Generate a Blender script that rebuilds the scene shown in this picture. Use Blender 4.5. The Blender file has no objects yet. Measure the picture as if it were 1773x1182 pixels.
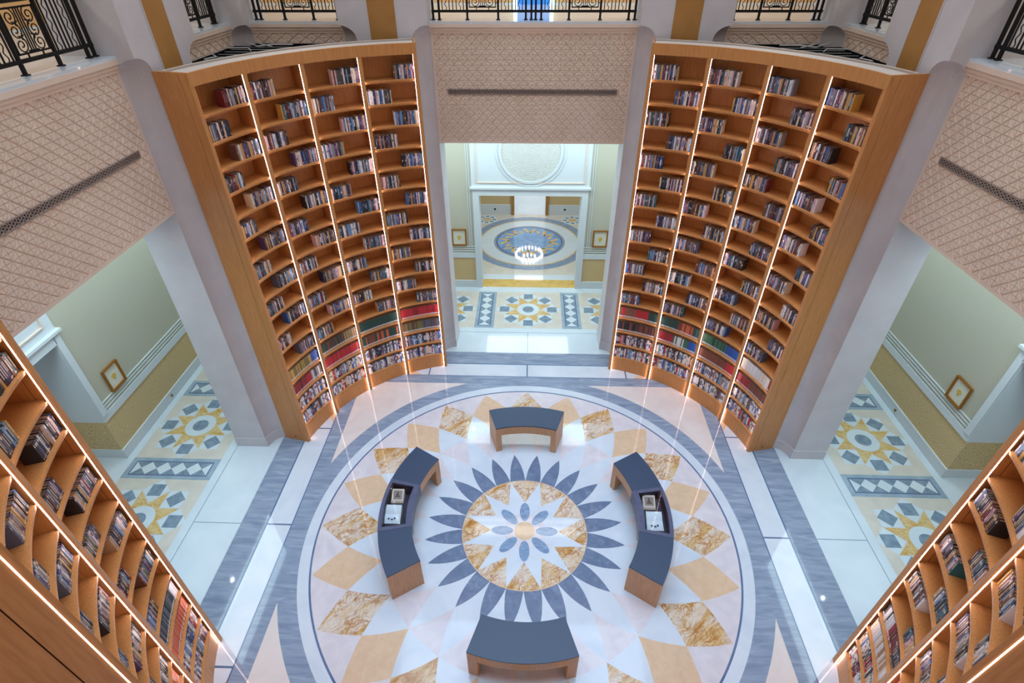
import bpy, bmesh, math, random
from mathutils import Matrix, Vector
random.seed(7)
S = 1.2                      # metres per layout unit (radius of the inner floor medallion)
pi = math.pi
col = bpy.context.scene.collection
scene = bpy.context.scene

# ------------------------------------------------------------------ camera, world, light, exposure
FPX, PITCH, YAW, ROLL, CX, CY, CZ = 932.839, .925138, .035453, -.003923, -.009213, -5.146118, 7.73299
cam_d = bpy.data.cameras.new('camera'); cam = bpy.data.objects.new('camera', cam_d); col.objects.link(cam)
cam_d.sensor_width = 36; cam_d.lens = FPX / 1773 * 36; cam_d.clip_start = .02; cam_d.clip_end = 200
_R = Matrix.Rotation(YAW, 3, 'Z') @ Matrix.Rotation(PITCH, 3, 'X') @ Matrix.Rotation(ROLL, 3, 'Z')
cam.matrix_world = Matrix.Translation(Vector((CX, CY, CZ)) * S) @ _R.to_4x4()
scene.camera = cam
scene.view_settings.view_transform = 'Standard'; scene.view_settings.look = 'None'
scene.view_settings.gamma = 1; scene.view_settings.use_curve_mapping = False
scene.view_settings.exposure = 0.0
w = bpy.data.worlds.new('skylight'); scene.world = w; w.use_nodes = True
w.node_tree.nodes['Background'].inputs[0].default_value = (1.0, .93, .89, 1)
w.node_tree.nodes['Background'].inputs[1].default_value = .72

def area(name, loc, size, sizey, power, color, rot=(0, 0, 0), spread=180):
    d = bpy.data.lights.new(name, 'AREA'); d.shape = 'RECTANGLE'; d.size = size * S; d.size_y = sizey * S
    d.energy = power; d.color = color; d.spread = math.radians(spread)
    o = bpy.data.objects.new(name, d); o.location = Vector(loc) * S; o.rotation_euler = rot; col.objects.link(o); return o
area('skylight_area', (0, 0, 11.5), 8, 8, 370, (.48, .72, 1), spread=70)
area('corridor_light_back', (0, 6.5, 4.62), 9, .9, 250, (.74, .94, 1))
area('corridor_light_left', (-6.4, 1.2, 4.62), .9, 9, 205, (.70, .91, 1))
area('corridor_light_right', (6.4, 1.2, 4.62), .9, 9, 205, (.70, .91, 1))
area('hall_light', (0, 10.3, 4.4), 3, 2, 150, (.86, .95, 1))
area('far_hall_light', (0, 14.6, 4.4), 2, 2.5, 120, (.95, .97, 1))
area('gallery_light_back', (0, 6.4, 9.3), 10, .8, 180, (1, .93, .84))
area('gallery_light_left', (-6.4, 1.5, 9.3), .8, 9, 110, (1, .93, .84))
area('gallery_light_right', (6.4, 1.5, 9.3), .8, 9, 110, (1, .93, .84))

# ------------------------------------------------------------------ materials
def srgb(r, g, b):
    f = lambda c: (c / 255 / 12.92) if c / 255 <= .04045 else ((c / 255 + .055) / 1.055) ** 2.4
    return (f(r), f(g), f(b), 1)
M = {}
def mat(name, c, rough=.5, metal=0, spec=.5, emis=0, coat=0):
    m = bpy.data.materials.new(name); m.use_nodes = True
    b = m.node_tree.nodes['Principled BSDF']
    b.inputs['Base Color'].default_value = c; b.inputs['Roughness'].default_value = rough
    b.inputs['Metallic'].default_value = metal; b.inputs['Specular IOR Level'].default_value = spec
    if coat: b.inputs['Coat Weight'].default_value = coat
    if emis:
        b.inputs['Emission Color'].default_value = c; b.inputs['Emission Strength'].default_value = emis
    M[name] = m; return m
def nodes(m): return m.node_tree.nodes, m.node_tree.links, m.node_tree.nodes['Principled BSDF']
def texc(m, scale, rot=(0, 0, 0)):
    n, l, b = nodes(m); tc = n.new('ShaderNodeTexCoord'); mp = n.new('ShaderNodeMapping')
    mp.inputs['Scale'].default_value = scale; mp.inputs['Rotation'].default_value = rot
    l.new(tc.outputs['Object'], mp.inputs['Vector']); return mp.outputs['Vector']
def ramp(m, fac, stops):
    n, l, b = nodes(m); r = n.new('ShaderNodeValToRGB'); e = r.color_ramp.elements
    e[0].position, e[0].color = stops[0]; e[1].position, e[1].color = stops[-1]
    for s in stops[1:-1]:
        x = e.new(s[0]); x.color = s[1]
    l.new(fac, r.inputs[0]); return r.outputs[0]
def noise_mat(name, stops, scale=(1, 1, 1), ns=5, detail=5, dist=0, rough=.5, rot=(0, 0, 0), **k):
    m = mat(name, stops[0][1], rough, **k); n, l, b = nodes(m)
    v = texc(m, scale, rot); t = n.new('ShaderNodeTexNoise'); t.inputs['Scale'].default_value = ns
    t.inputs['Detail'].default_value = detail; t.inputs['Distortion'].default_value = dist
    l.new(v, t.inputs['Vector']); l.new(ramp(m, t.outputs['Fac'], stops), b.inputs['Base Color']); return m
FR = .05   # polish of the marble floor
wh, wh2 = srgb(213, 217, 224), srgb(203, 209, 218)
noise_mat('white_marble', [(.3, wh2), (.55, wh), (.8, srgb(220, 223, 228))], ns=1.2, dist=1.5, rough=FR)
noise_mat('corridor_white_marble', [(.3, srgb(206, 217, 224)), (.7, srgb(218, 227, 232))], ns=1.0, dist=1, rough=FR)
noise_mat('grey_marble', [(.3, srgb(124, 137, 158)), (.5, srgb(142, 154, 173)), (.62, srgb(152, 163, 181)), (.75, srgb(168, 177, 192))], scale=(.7, 4.5, 1), ns=2.0, detail=10, dist=1.2, rough=FR, rot=(0, 0, .8))
noise_mat('leaf_marble', [(.25, srgb(98, 112, 138)), (.6, srgb(116, 130, 155)), (.8, srgb(144, 156, 176))], ns=6, detail=8, dist=1, rough=FR)
noise_mat('petal_marble', [(.3, srgb(112, 134, 164)), (.6, srgb(140, 162, 188)), (.8, srgb(160, 180, 204))], scale=(1, 3, 1), ns=6, detail=6, dist=1, rough=FR)
noise_mat('pink_marble', [(.3, srgb(212, 200, 204)), (.6, srgb(222, 211, 213)), (.8, srgb(228, 219, 220))], ns=3, detail=8, dist=1, rough=FR)
noise_mat('corner_marble', [(.3, srgb(222, 206, 198)), (.7, srgb(232, 219, 212))], ns=2, detail=6, dist=1, rough=FR)
noise_mat('peach_marble', [(.3, srgb(216, 180, 146)), (.6, srgb(224, 189, 157)), (.8, srgb(229, 197, 168))], ns=7, detail=9, dist=.5, rough=FR)
noise_mat('beige_marble', [(.3, srgb(208, 200, 188)), (.7, srgb(219, 212, 200))], ns=3, detail=5, rough=FR)
noise_mat('dark_line', [(.3, srgb(88, 106, 140)), (.7, srgb(106, 124, 156))], ns=3, rough=FR)
noise_mat('slate_marble', [(.3, srgb(112, 132, 150)), (.7, srgb(142, 160, 176))], ns=8, rough=FR)
noise_mat('yellow_marble', [(.3, srgb(206, 166, 84)), (.7, srgb(226, 190, 116))], ns=4, detail=8, dist=1, rough=FR)
noise_mat('hall_blue', [(.3, srgb(104, 146, 196)), (.6, srgb(136, 172, 212))], ns=4, detail=6, dist=1, rough=FR)
def veined(name, base, mid, vein, sc, rot, w1=.035):
    m = mat(name, base, FR); n, l, b = nodes(m)
    v = texc(m, (1, 1, 1), rot)
    t0 = n.new('ShaderNodeTexNoise'); t0.inputs['Scale'].default_value = sc * 1.1; t0.inputs['Detail'].default_value = 5; l.new(v, t0.inputs['Vector'])
    ad = n.new('ShaderNodeVectorMath'); ad.operation = 'SCALE'; ad.inputs['Scale'].default_value = .42; l.new(t0.outputs['Color'], ad.inputs[0])
    mp = n.new('ShaderNodeVectorMath'); mp.operation = 'ADD'; l.new(v, mp.inputs[0]); l.new(ad.outputs[0], mp.inputs[1])
    facs = []
    for k, (sx, sy, scl, wd, ro) in enumerate(((.55, 3.0, sc, .09, 0), (.7, 3.6, sc * 2.1, .13, .5))):
        st = n.new('ShaderNodeMapping'); st.inputs['Scale'].default_value = (sx, sy, 1); st.inputs['Rotation'].default_value = (0, 0, ro); l.new(mp.outputs[0], st.inputs['Vector'])
        vo = n.new('ShaderNodeTexVoronoi'); vo.feature = 'DISTANCE_TO_EDGE'; vo.inputs['Scale'].default_value = scl; l.new(st.outputs[0], vo.inputs['Vector'])
        mr = n.new('ShaderNodeMapRange'); mr.inputs[1].default_value = 0; mr.inputs[2].default_value = wd; mr.inputs[3].default_value = 1 if k == 0 else .75; mr.inputs[4].default_value = 0
        l.new(vo.outputs['Distance'], mr.inputs[0]); facs.append(mr.outputs[0])
    fx_ = n.new('ShaderNodeMath'); fx_.operation = 'MAXIMUM'; l.new(facs[0], fx_.inputs[0]); l.new(facs[1], fx_.inputs[1])
    t2 = n.new('ShaderNodeTexNoise'); t2.inputs['Scale'].default_value = sc * .9; t2.inputs['Detail'].default_value = 4; l.new(v, t2.inputs['Vector'])
    md = n.new('ShaderNodeMath'); md.operation = 'MULTIPLY'; l.new(fx_.outputs[0], md.inputs[0])
    gm = n.new('ShaderNodeMapRange'); gm.inputs[1].default_value = .36; gm.inputs[2].default_value = .56; gm.inputs[3].default_value = .25; gm.inputs[4].default_value = 1; l.new(t2.outputs['Fac'], gm.inputs[0]); l.new(gm.outputs[0], md.inputs[1])
    t1 = n.new('ShaderNodeTexNoise'); t1.inputs['Scale'].default_value = sc * .5; t1.inputs['Detail'].default_value = 6; t1.inputs['Distortion'].default_value = 1.2
    s1 = n.new('ShaderNodeMapping'); s1.inputs['Scale'].default_value = (.6, 2.2, 1); l.new(v, s1.inputs['Vector']); l.new(s1.outputs[0], t1.inputs['Vector'])
    c1 = ramp(m, t1.outputs['Fac'], [(.44, base), (.6, mid), (.74, vein)])
    mx = n.new('ShaderNodeMix'); mx.data_type = 'RGBA'; l.new(md.outputs[0], mx.inputs[0]); l.new(c1, mx.inputs[6]); mx.inputs[7].default_value = vein
    l.new(mx.outputs[2], b.inputs['Base Color']); return m
veined('gold_vein_marble', srgb(224, 208, 192), srgb(216, 180, 128), srgb(176, 108, 34), 3.4, (0, 0, -.75))
veined('sun_marble', srgb(224, 200, 150), srgb(220, 186, 120), srgb(200, 150, 70), 5, (0, 0, .3))
noise_mat('wood', [(.3, srgb(188, 127, 70)), (.5, srgb(200, 138, 79)), (.72, srgb(209, 149, 89))], scale=(9, 9, .55), ns=6, detail=6, dist=.2, rough=.38)
noise_mat('bench_wood', [(.3, srgb(198, 144, 100)), (.5, srgb(208, 156, 112)), (.72, srgb(216, 166, 124))], scale=(9, 9, .55), ns=6, detail=6, rough=.4)
mat('wood_groove', srgb(60, 36, 20), .9, spec=.08)
mat('led', (1, .81, .81, 1), .5, emis=24)
mat('navy_leather', srgb(52, 68, 92), .42)
noise_mat('vitrine_metal', [(.3, srgb(76, 78, 104)), (.7, srgb(88, 90, 116))], ns=9, rough=.4)
mat('vitrine_dark', srgb(26, 36, 60), .5)
mat('glossy_black', srgb(20, 22, 30), .3)
mat('iron', srgb(22, 21, 22), .6, spec=.25)
noise_mat('stone', [(.3, srgb(202, 199, 203)), (.7, srgb(212, 209, 212))], ns=2, detail=6, rough=.35)
noise_mat('carved_plaster', [(.3, srgb(228, 206, 188)), (.7, srgb(235, 215, 198))], ns=2, rough=.6)
noise_mat('gold_paint', [(.3, srgb(168, 120, 60)), (.7, srgb(180, 132, 72))], ns=2.5, rough=.4)
mat('white_plaster', srgb(218, 226, 230), .45)
mat('gilt', srgb(190, 132, 62), .35, metal=.55)
mat('mat_board', srgb(222, 220, 202), .6)
mat('emblem_gold', srgb(216, 180, 92), .5)
mat('peach_wall', srgb(222, 180, 128), .6)
mat('blue_glass', srgb(50, 120, 200), .2, emis=.9)
mat('cyan_light', srgb(190, 240, 255), .4, emis=2.2)
mat('black_paint', srgb(12, 12, 13), .95, spec=.03)
mat('rosette_base', srgb(208, 209, 202), .6)
mat('cream_edge', srgb(206, 190, 176), .6)
noise_mat('corridor_grey', [(.3, srgb(140, 160, 176)), (.7, srgb(164, 182, 196))], ns=3, detail=8, dist=1, rough=FR)
mat('cable', srgb(190, 190, 186), .5)
mat('grille_dark', srgb(26, 24, 26), .8)
mat('grille_metal', srgb(170, 154, 146), .45, metal=.3)
mat('paper', srgb(220, 203, 186), .7)
mat('photo_print', srgb(150, 132, 118), .5)
mat('bulb', (1, .97, .93, 1), .4, emis=40)
mat('spot_lens', (.85, .95, 1, 1), .4, emis=120)
mat('brass', srgb(160, 120, 60), .35, metal=.8)
# wallpaper with fine dots
m = mat('wallpaper', srgb(192, 189, 170), .55); n, l, b = nodes(m)
v = texc(m, (1, 1, 1)); vo = n.new('ShaderNodeTexVoronoi'); vo.inputs['Scale'].default_value = 22; vo.inputs['Randomness'].default_value = 0; l.new(v, vo.inputs['Vector'])
l.new(ramp(m, vo.outputs['Distance'], [(.12, srgb(172, 168, 144)), (.32, srgb(194, 191, 172))]), b.inputs['Base Color'])
# gold wainscot with ring ornament
m = mat('wainscot_paper', srgb(198, 166, 112), .5); n, l, b = nodes(m)
v = texc(m, (1, 1, 1)); vo = n.new('ShaderNodeTexVoronoi'); vo.inputs['Scale'].default_value = 5.5; vo.inputs['Randomness'].default_value = .35; l.new(v, vo.inputs['Vector'])
wv = n.new('ShaderNodeMath'); wv.operation = 'MULTIPLY'; wv.inputs[1].default_value = 34; l.new(vo.outputs['Distance'], wv.inputs[0])
sn = n.new('ShaderNodeMath'); sn.operation = 'SINE'; l.new(wv.outputs[0], sn.inputs[0])
l.new(ramp(m, sn.outputs[0], [(.5, srgb(206, 176, 124)), (.95, srgb(228, 206, 162))]), b.inputs['Base Color'])
# glass pane
m = bpy.data.materials.new('clear_glass'); m.use_nodes = True; M['clear_glass'] = m
n, l = m.node_tree.nodes, m.node_tree.links; n.remove(n['Principled BSDF'])
tr = n.new('ShaderNodeBsdfTransparent'); gl = n.new('ShaderNodeBsdfGlossy'); gl.inputs['Roughness'].default_value = .03
ms = n.new('ShaderNodeMixShader'); fr = n.new('ShaderNodeFresnel'); fr.inputs[0].default_value = 1.35
l.new(fr.outputs[0], ms.inputs[0]); l.new(tr.outputs[0], ms.inputs[1]); l.new(gl.outputs[0], ms.inputs[2]); l.new(ms.outputs[0], n['Material Output'].inputs[0])

# ------------------------------------------------------------------ mesh builder
class MB:
    def __init__(s): s.v = []; s.f = []; s.m = []
    def face(s, pts, mi=0):
        b = len(s.v); s.v += [tuple(p) for p in pts]; s.f.append(list(range(b, b + len(pts)))); s.m.append(mi)
    def hexa(s, bot, top, mi=0):           # two equal rings -> closed solid
        n = len(bot); b = len(s.v); s.v += [tuple(p) for p in bot] + [tuple(p) for p in top]
        s.f.append([b + i for i in range(n)][::-1]); s.m.append(mi); s.f.append([b + n + i for i in range(n)]); s.m.append(mi)
        for i in range(n):
            j = (i + 1) % n; s.f.append([b + i, b + j, b + n + j, b + n + i]); s.m.append(mi)
    def box(s, x0, x1, y0, y1, z0, z1, mi=0):
        q = [(x0, y0), (x1, y0), (x1, y1), (x0, y1)]
        s.hexa([(x, y, z0) for x, y in q], [(x, y, z1) for x, y in q], mi)
    def prism(s, poly, z0, z1, mi=0): s.hexa([(x, y, z0) for x, y in poly], [(x, y, z1) for x, y in poly], mi)
    def arc(s, cx, cy, r0, r1, a0, a1, z0, z1, n=12, mi=0):
        for_i = [a0 + (a1 - a0) * i / n for i in range(n + 1)]
        q = [(cx + r0 * math.cos(a), cy + r0 * math.sin(a)) for a in for_i] + [(cx + r1 * math.cos(a), cy + r1 * math.sin(a)) for a in reversed(for_i)]
        N = len(q); b = len(s.v); s.v += [(x, y, z0) for x, y in q] + [(x, y, z1) for x, y in q]
        for i in range(n):
            s.f.append([b + i, b + N - 1 - i, b + N - 2 - i, b + i + 1]); s.m.append(mi)
            s.f.append([b + N + i, b + N + i + 1, b + 2 * N - 2 - i, b + 2 * N - 1 - i]); s.m.append(mi)
        for i in range(N):
            j = (i + 1) % N; s.f.append([b + i, b + j, b + N + j, b + N + i]); s.m.append(mi)
    def tube(s, path, r, n=6, mi=0, up=(0, 0, 1)):
        P = [Vector(p) for p in path]; b = len(s.v)
        for i, p in enumerate(P):
            t = (P[min(i + 1, len(P) - 1)] - P[max(i - 1, 0)]).normalized(); u = Vector(up)
            if abs(t.dot(u)) > .95: u = Vector((1, 0, 0)) if abs(t.x) < .9 else Vector((0, 1, 0))
            a = t.cross(u).normalized(); c = t.cross(a).normalized()
            for k in range(n):
                q = p + (a * math.cos(2 * pi * k / n) + c * math.sin(2 * pi * k / n)) * r; s.v.append(tuple(q))
        for i in range(len(P) - 1):
            for k in range(n):
                k2 = (k + 1) % n; s.f.append([b + i * n + k, b + i * n + k2, b + (i + 1) * n + k2, b + (i + 1) * n + k]); s.m.append(mi)
        s.f.append([b + k for k in range(n)][::-1]); s.m.append(mi); e = b + (len(P) - 1) * n; s.f.append([e + k for k in range(n)]); s.m.append(mi)
    def map(s, fn):
        s.v = [fn(p) for p in s.v]; return s
    def build(s, name, mats, parent=None, org=(0, 0, 0), scale=True):
        me = bpy.data.meshes.new(name); k = S if scale else 1
        me.from_pydata([((x - org[0]) * k, (y - org[1]) * k, (z - org[2]) * k) for x, y, z in s.v], [], s.f)
        for m_ in ([mats] if isinstance(mats, str) else mats): me.materials.append(M[m_])
        me.polygons.foreach_set('material_index', s.m); me.update()
        bm = bmesh.new(); bm.from_mesh(me); bmesh.ops.recalc_face_normals(bm, faces=bm.faces) if name not in ('floor',) else None
        bm.to_mesh(me); bm.free()
        o = bpy.data.objects.new(name, me); col.objects.link(o)
        if parent: o.parent = parent
        return o
def empty(name, loc, rz=0):
    o = bpy.data.objects.new(name, None); o.empty_display_size = .1; o.location = Vector(loc) * S; o.rotation_euler = (0, 0, rz); col.objects.link(o); return o
def tag(o, label=None, cat=None, group=None, kind=None):
    for k, v_ in (('label', label), ('category', cat), ('group', group), ('kind', kind)):
        if v_: o[k] = v_
    return o
def struct(mb, name, mats): return tag(mb.build(name, mats), kind='structure')
def copy_tree(o, parent=None):
    c = o.copy(); col.objects.link(c); c.parent = parent
    for ch in list(o.children): copy_tree(ch, c)
    return c
def rot4(k):                                # quarter turns about the hall centre
    c, s_ = [(1, 0), (0, 1), (-1, 0), (0, -1)][k % 4]
    return lambda p: (c * p[0] - s_ * p[1], s_ * p[0] + c * p[1], p[2])
# sides as (s along wall, d outward): back=+y
def side(k):
    r = rot4({'back': 0, 'left': 1, 'front': 2, 'right': 3}[k])
    return lambda p: r((p[0], p[1], p[2]))

# ------------------------------------------------------------------ FLOOR with inlaid marble
FM = ['white_marble', 'grey_marble', 'leaf_marble', 'petal_marble', 'pink_marble', 'peach_marble', 'beige_marble', 'dark_line', 'slate_marble', 'yellow_marble', 'gold_vein_marble', 'sun_marble', 'corridor_white_marble', 'corner_marble', 'hall_blue', 'corridor_grey']
fi = {n_: i for i, n_ in enumerate(FM)}
F = MB(); LZ = .0006
def fl(poly, layer, m_, tf=None):
    pts = [(x, y, layer * LZ) for x, y in poly]
    if tf: pts = [tf(p) for p in pts]
    a = sum(pts[i][0] * pts[(i + 1) % len(pts)][1] - pts[(i + 1) % len(pts)][0] * pts[i][1] for i in range(len(pts)))
    F.face(pts if a > 0 else pts[::-1], fi[m_])
def rect(x0, x1, y0, y1): return [(x0, y0), (x1, y0), (x1, y1), (x0, y1)]
def disc(cx, cy, r, n_=96): return [(cx + r * math.cos(2 * pi * i / n_), cy + r * math.sin(2 * pi * i / n_)) for i in range(n_)]
fl(rect(-9.5, 9.5, -8.2, 19), 0, 'corridor_white_marble')
fl(rect(-4.2, 4.2, -4.2, 4.2), 1, 'white_marble')
for k in range(4):
    t = rot4(k)
    fl([(-4.237, 4.237), (4.237, 4.237), (4.68, 4.68), (-4.68, 4.68)], 2, 'grey_marble', t)
    fl([(-4.237, 4.237), (4.237, 4.237), (4.262, 4.262), (-4.262, 4.262)], 3, 'dark_line', t)
    for x in (-2.165, 0, 2.165): fl(rect(x - .014, x + .014, 3.84, 4.237), 3, 'dark_line', t)
    for sx in (-1, 1): fl([(sx * 2.32, 3.84), (sx * 3.0, 3.84), (sx * 2.66, 4.08)], 3, 'peach_marble', t)
    fl(rect(-.006, .006, 4.68, 5.48), 3, 'slate_marble', t)
    fl(rect(-1.68, 1.68, 5.472, 5.482), 3, 'slate_marble', t)
fl(rect(-3.84, 3.84, -3.84, 3.84), 2, 'grey_marble')
for k in range(4):
    fl([(-3.84, 3.84), (3.84, 3.84), (3.82, 3.82), (-3.82, 3.82)], 3, 'dark_line', rot4(k))
fl(rect(-3.575, 3.575, -3.575, 3.575), 3, 'corner_marble')
fl(disc(0, 0, 3.80, 180), 4, 'grey_marble'); fl(disc(0, 0, 3.53, 180), 5, 'white_marble')
fl(disc(0, 0, 3.365, 180), 6, 'dark_line'); fl(disc(0, 0, 3.335, 180), 7, 'pink_marble')
RV = [1, 1.61, 2.25, 2.81, 3.315]
def fr_(v_):
    if v_ >= 4: return RV[4]
    i = int(v_); return RV[i] + (RV[i + 1] - RV[i]) * (v_ - i)
def cell(path, m_, bow=0, lay=8):                  # path in lattice (u, v); edges sampled so they curve
    pts = []
    for i in range(len(path)):
        (u0, v0), (u1, v1) = path[i], path[(i + 1) % len(path)]
        for j in range(7):
            t_ = j / 7; uu, vv = u0 + (u1 - u0) * t_, v0 + (v1 - v0) * t_
            if bow and u0 != u1 and v0 != v1: uu += (1 if (uu - bow[0]) > 0 else -1) * bow[1] * math.sin(pi * t_)
            r, a = fr_(vv), math.radians(uu * 7.5); pts.append((r * math.cos(a), r * math.sin(a)))
    fl(pts, lay, m_)
for k in range(48):
    if k % 2 == 0:
        cell([(k, 0), (k + 1, 1), (k, 2), (k - 1, 1)], 'white_marble')
        cell([(k, 2), (k + 1, 3), (k, 4), (k - 1, 3)], 'gold_vein_marble' if k % 4 == 0 else 'peach_marble')
    else:
        cell([(k - 1, 0), (k + 1, 0), (k, 1)], 'leaf_marble', (k, .10), 9)
        cell([(k, 1), (k + 1, 2), (k - 1, 2)], 'pink_marble')
        cell([(k - 1, 2), (k + 1, 2), (k, 3)], 'white_marble')
fl(disc(0, 0, 1.012), 10, 'peach_marble'); fl(disc(0, 0, 1.0), 11, 'gold_vein_marble')
pol = lambda r, d: (r * math.cos(math.radians(d)), r * math.sin(math.radians(d)))
star = []
for k in range(12): star += [pol(.545, 30 * k), pol(.995, 30 * k + 15)]
fl(star, 12, 'white_marble')
star = []
for k in range(8): star += [pol(.56, 45 * k + 22.5), pol(.34, 45 * k)]
fl(star, 13, 'pink_marble')
for k in range(8):
    a = math.radians(45 * k); c_, s_ = math.cos(a), math.sin(a); pts = []
    for j in range(28):
        t_ = 2 * pi * j / 28; x, y = .36 + .178 * math.cos(t_), .082 * math.sin(t_); pts.append((x * c_ - y * s_, x * s_ + y * c_))
    fl(pts, 14, 'petal_marble')
fl(disc(0, 0, .168, 40), 14, 'peach_marble')
# corridor floors
def sunburst(s0, d0, t):
    for k in range(8):
        a = pi / 4 * k
        def rt(x, y): return (s0 + x * math.cos(a) - y * math.sin(a), d0 + x * math.sin(a) + y * math.cos(a))
        fl([rt(.36, 0), rt(.61, -.25), rt(.84, 0), rt(.61, .25)], 3 + k % 2, 'corridor_white_marble', t)
    for k in range(8):
        a = pi / 4 * k
        def rt(x, y): return (s0 + x * math.cos(a) - y * math.sin(a), d0 + x * math.sin(a) + y * math.cos(a))
        fl([rt(.49, -.12), rt(.735, -.12), rt(.735, .12), rt(.49, .12)], 6, 'slate_marble', t)
    pts = []
    for k in range(16): 
        a = pi / 8 * k; r = .64 if k % 2 else .33; pts.append((s0 + r * math.cos(a), d0 + r * math.sin(a)))
    fl(pts, 5, 'sun_marble', t)
    fl(disc(s0, d0, .285, 48), 7, 'corridor_white_marble', t); fl(disc(s0, d0, .145, 32), 8, 'slate_marble', t)
for sd, d0, d1 in (('back', 5.66, 7.34), ('left', 5.63, 7.26), ('right', 5.63, 7.26)):
    t = side(sd); dm = (d0 + d1) / 2
    fl(rect(-4.35, 4.35, d0, d1), 1, 'beige_marble', t)
    fl(rect(4.35, 7.3, d0, d1), 1, 'yellow_marble', t); fl(rect(-7.3, -4.35, d0, d1), 1, 'yellow_marble', t)
    fl([(4.6, d0 + .1), (5.4, dm), (4.6, d1 - .1)], 2, 'corridor_white_marble', t); fl([(-4.6, d0 + .1), (-5.4, dm), (-4.6, d1 - .1)], 2, 'corridor_white_marble', t)
    for s0 in (-2.17, 0, 2.17): sunburst(s0, dm, t)
    for s0 in (-3.25, -1.09, 1.09, 3.25):
        fl(rect(s0 - .24, s0 + .24, d0, d1), 2, 'corridor_grey', t)
        fl(rect(s0 - .165, s0 + .165, d0 + .09, d1 - .09), 3, 'dark_line', t)
        fl(rect(s0 - .14, s0 + .14, d0 + .115, d1 - .115), 4, 'slate_marble', t)
        L0, L1 = d0 + .115, d1 - .115; h_ = (L1 - L0) / 5
        for i in range(6):
            c_ = L0 + h_ * i
            if i == 0: q = [(s0 - .14, c_), (s0 + .14, c_), (s0, c_ + h_ / 2)]
            elif i == 5: q = [(s0 - .14, c_), (s0 + .14, c_), (s0, c_ - h_ / 2)]
            else: q = [(s0 - .14, c_), (s0, c_ - h_ / 2), (s0 + .14, c_), (s0, c_ + h_ / 2)]
            fl(q, 5, 'corridor_white_marble', t)
# hall beyond the back doorway
fl(rect(-1.3, 1.3, 7.6, 8.02), 1, 'yellow_marble')
fl(rect(-3, 3, 8.3, 12.45), 1, 'beige_marble'); fl(disc(0, 10.38, 1.83), 2, 'grey_marble'); fl(disc(0, 10.38, 1.78), 3, 'petal_marble')
fl(disc(0, 10.38, 1.58, 64), 4, 'sun_marble')
fl(disc(0, 10.38, 1.53), 5, 'corridor_white_marble'); fl(disc(0, 10.38, 1.12), 6, 'grey_marble'); fl(disc(0, 10.38, 1.05), 7, 'dark_line'); fl(disc(0, 10.38, 1.0), 8, 'hall_blue')
for k in range(8):
    a = 2 * pi * k / 8
    for (ra, da, rb, db, w_) in ((.92, -.2, .62, -.05, .05), (.62, -.05, .92, .2, .05), (.62, .3, .8, .45, .05)):
        x0, y0, x1, y1 = ra * math.cos(a + da), ra * math.sin(a + da), rb * math.cos(a + db), rb * math.sin(a + db)
        nx, ny = y0 - y1, x1 - x0; L_ = math.hypot(nx, ny); nx, ny = nx / L_ * w_, ny / L_ * w_
        fl([(x0 + nx, 10.38 + y0 + ny), (x0 - nx, 10.38 + y0 - ny), (x1 - nx, 10.38 + y1 - ny), (x1 + nx, 10.38 + y1 + ny)], 9, 'sun_marble')
for sx in (-1.45, 1.45):
    for k in range(8):
        a = pi / 4 * k; cx_, cy_ = sx + .24 * math.cos(a), 12.0 + .24 * math.sin(a)
        fl(rect(cx_ - .06, cx_ + .06, cy_ - .05, cy_ + .05), 4, 'slate_marble')
    fl(disc(sx, 12.0, .36, 8), 3, 'corridor_white_marble'); fl(disc(sx, 12.0, .14, 12), 5, 'sun_marble')
floor = struct(F, 'floor', FM)

# ------------------------------------------------------------------ PIERS, PANELS, SLABS
ZP0, ZP1, ZF = 4.70, 6.60, 6.63
def nichecorner(cx, cy, sx, sy, r, n_=8):   # concave quarter circle about a corner; sx,sy point into the solid
    return [(cx + sx * r * math.sin(t_), cy + sy * r * math.cos(t_)) for t_ in [pi / 2 * i / n_ for i in range(n_ + 1)]]
def loft(mb, rings, mi=0):
    n_ = len(rings[0]); b = len(mb.v)
    for rg in rings: mb.v += rg
    for i in range(len(rings) - 1):
        for j in range(n_):
            j2 = (j + 1) % n_; mb.f.append([b + i * n_ + j, b + i * n_ + j2, b + (i + 1) * n_ + j2, b + (i + 1) * n_ + j]); mb.m.append(mi)
    mb.f.append([b + j for j in range(n_)][::-1]); mb.m.append(mi); e = b + (len(rings) - 1) * n_; mb.f.append([e + j for j in range(n_)]); mb.m.append(mi)
RN, ZN = .262, 6.40
zr = [(0, 1)] + [(ZN, 1)] + [(ZN + .2 * math.sin(pi / 2 * q / 7), max(.004, math.cos(pi / 2 * q / 7))) for q in range(1, 8)] + [(9.5, .004)]
def pier_rings(outset=0, zs=zr):
    out = []
    for z, k in zs:
        r = RN * k
        ply = nichecorner(1.68 - outset, 4.63 - outset, 1, 1, r) + [(1.68 - outset, 5.48), (3.1 + outset, 5.48)] + nichecorner(3.1 + outset, 4.63 - outset, -1, 1, r)[::-1]
        # order: start on the front face next to the opening corner
        a = nichecorner(1.68 - outset, 4.63 - outset, 1, 1, r)      # (1.68, d+r) -> (1.68+r, d)
        b_ = nichecorner(3.1 + outset, 4.63 - outset, -1, 1, r)     # (3.1, d+r) -> (3.1-r, d)
        out.append([(x, y, z) for x, y in a + b_[::-1] + [(3.1 + outset, 5.48), (1.68 - outset, 5.48)]])
    return out
pn = 0
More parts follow.
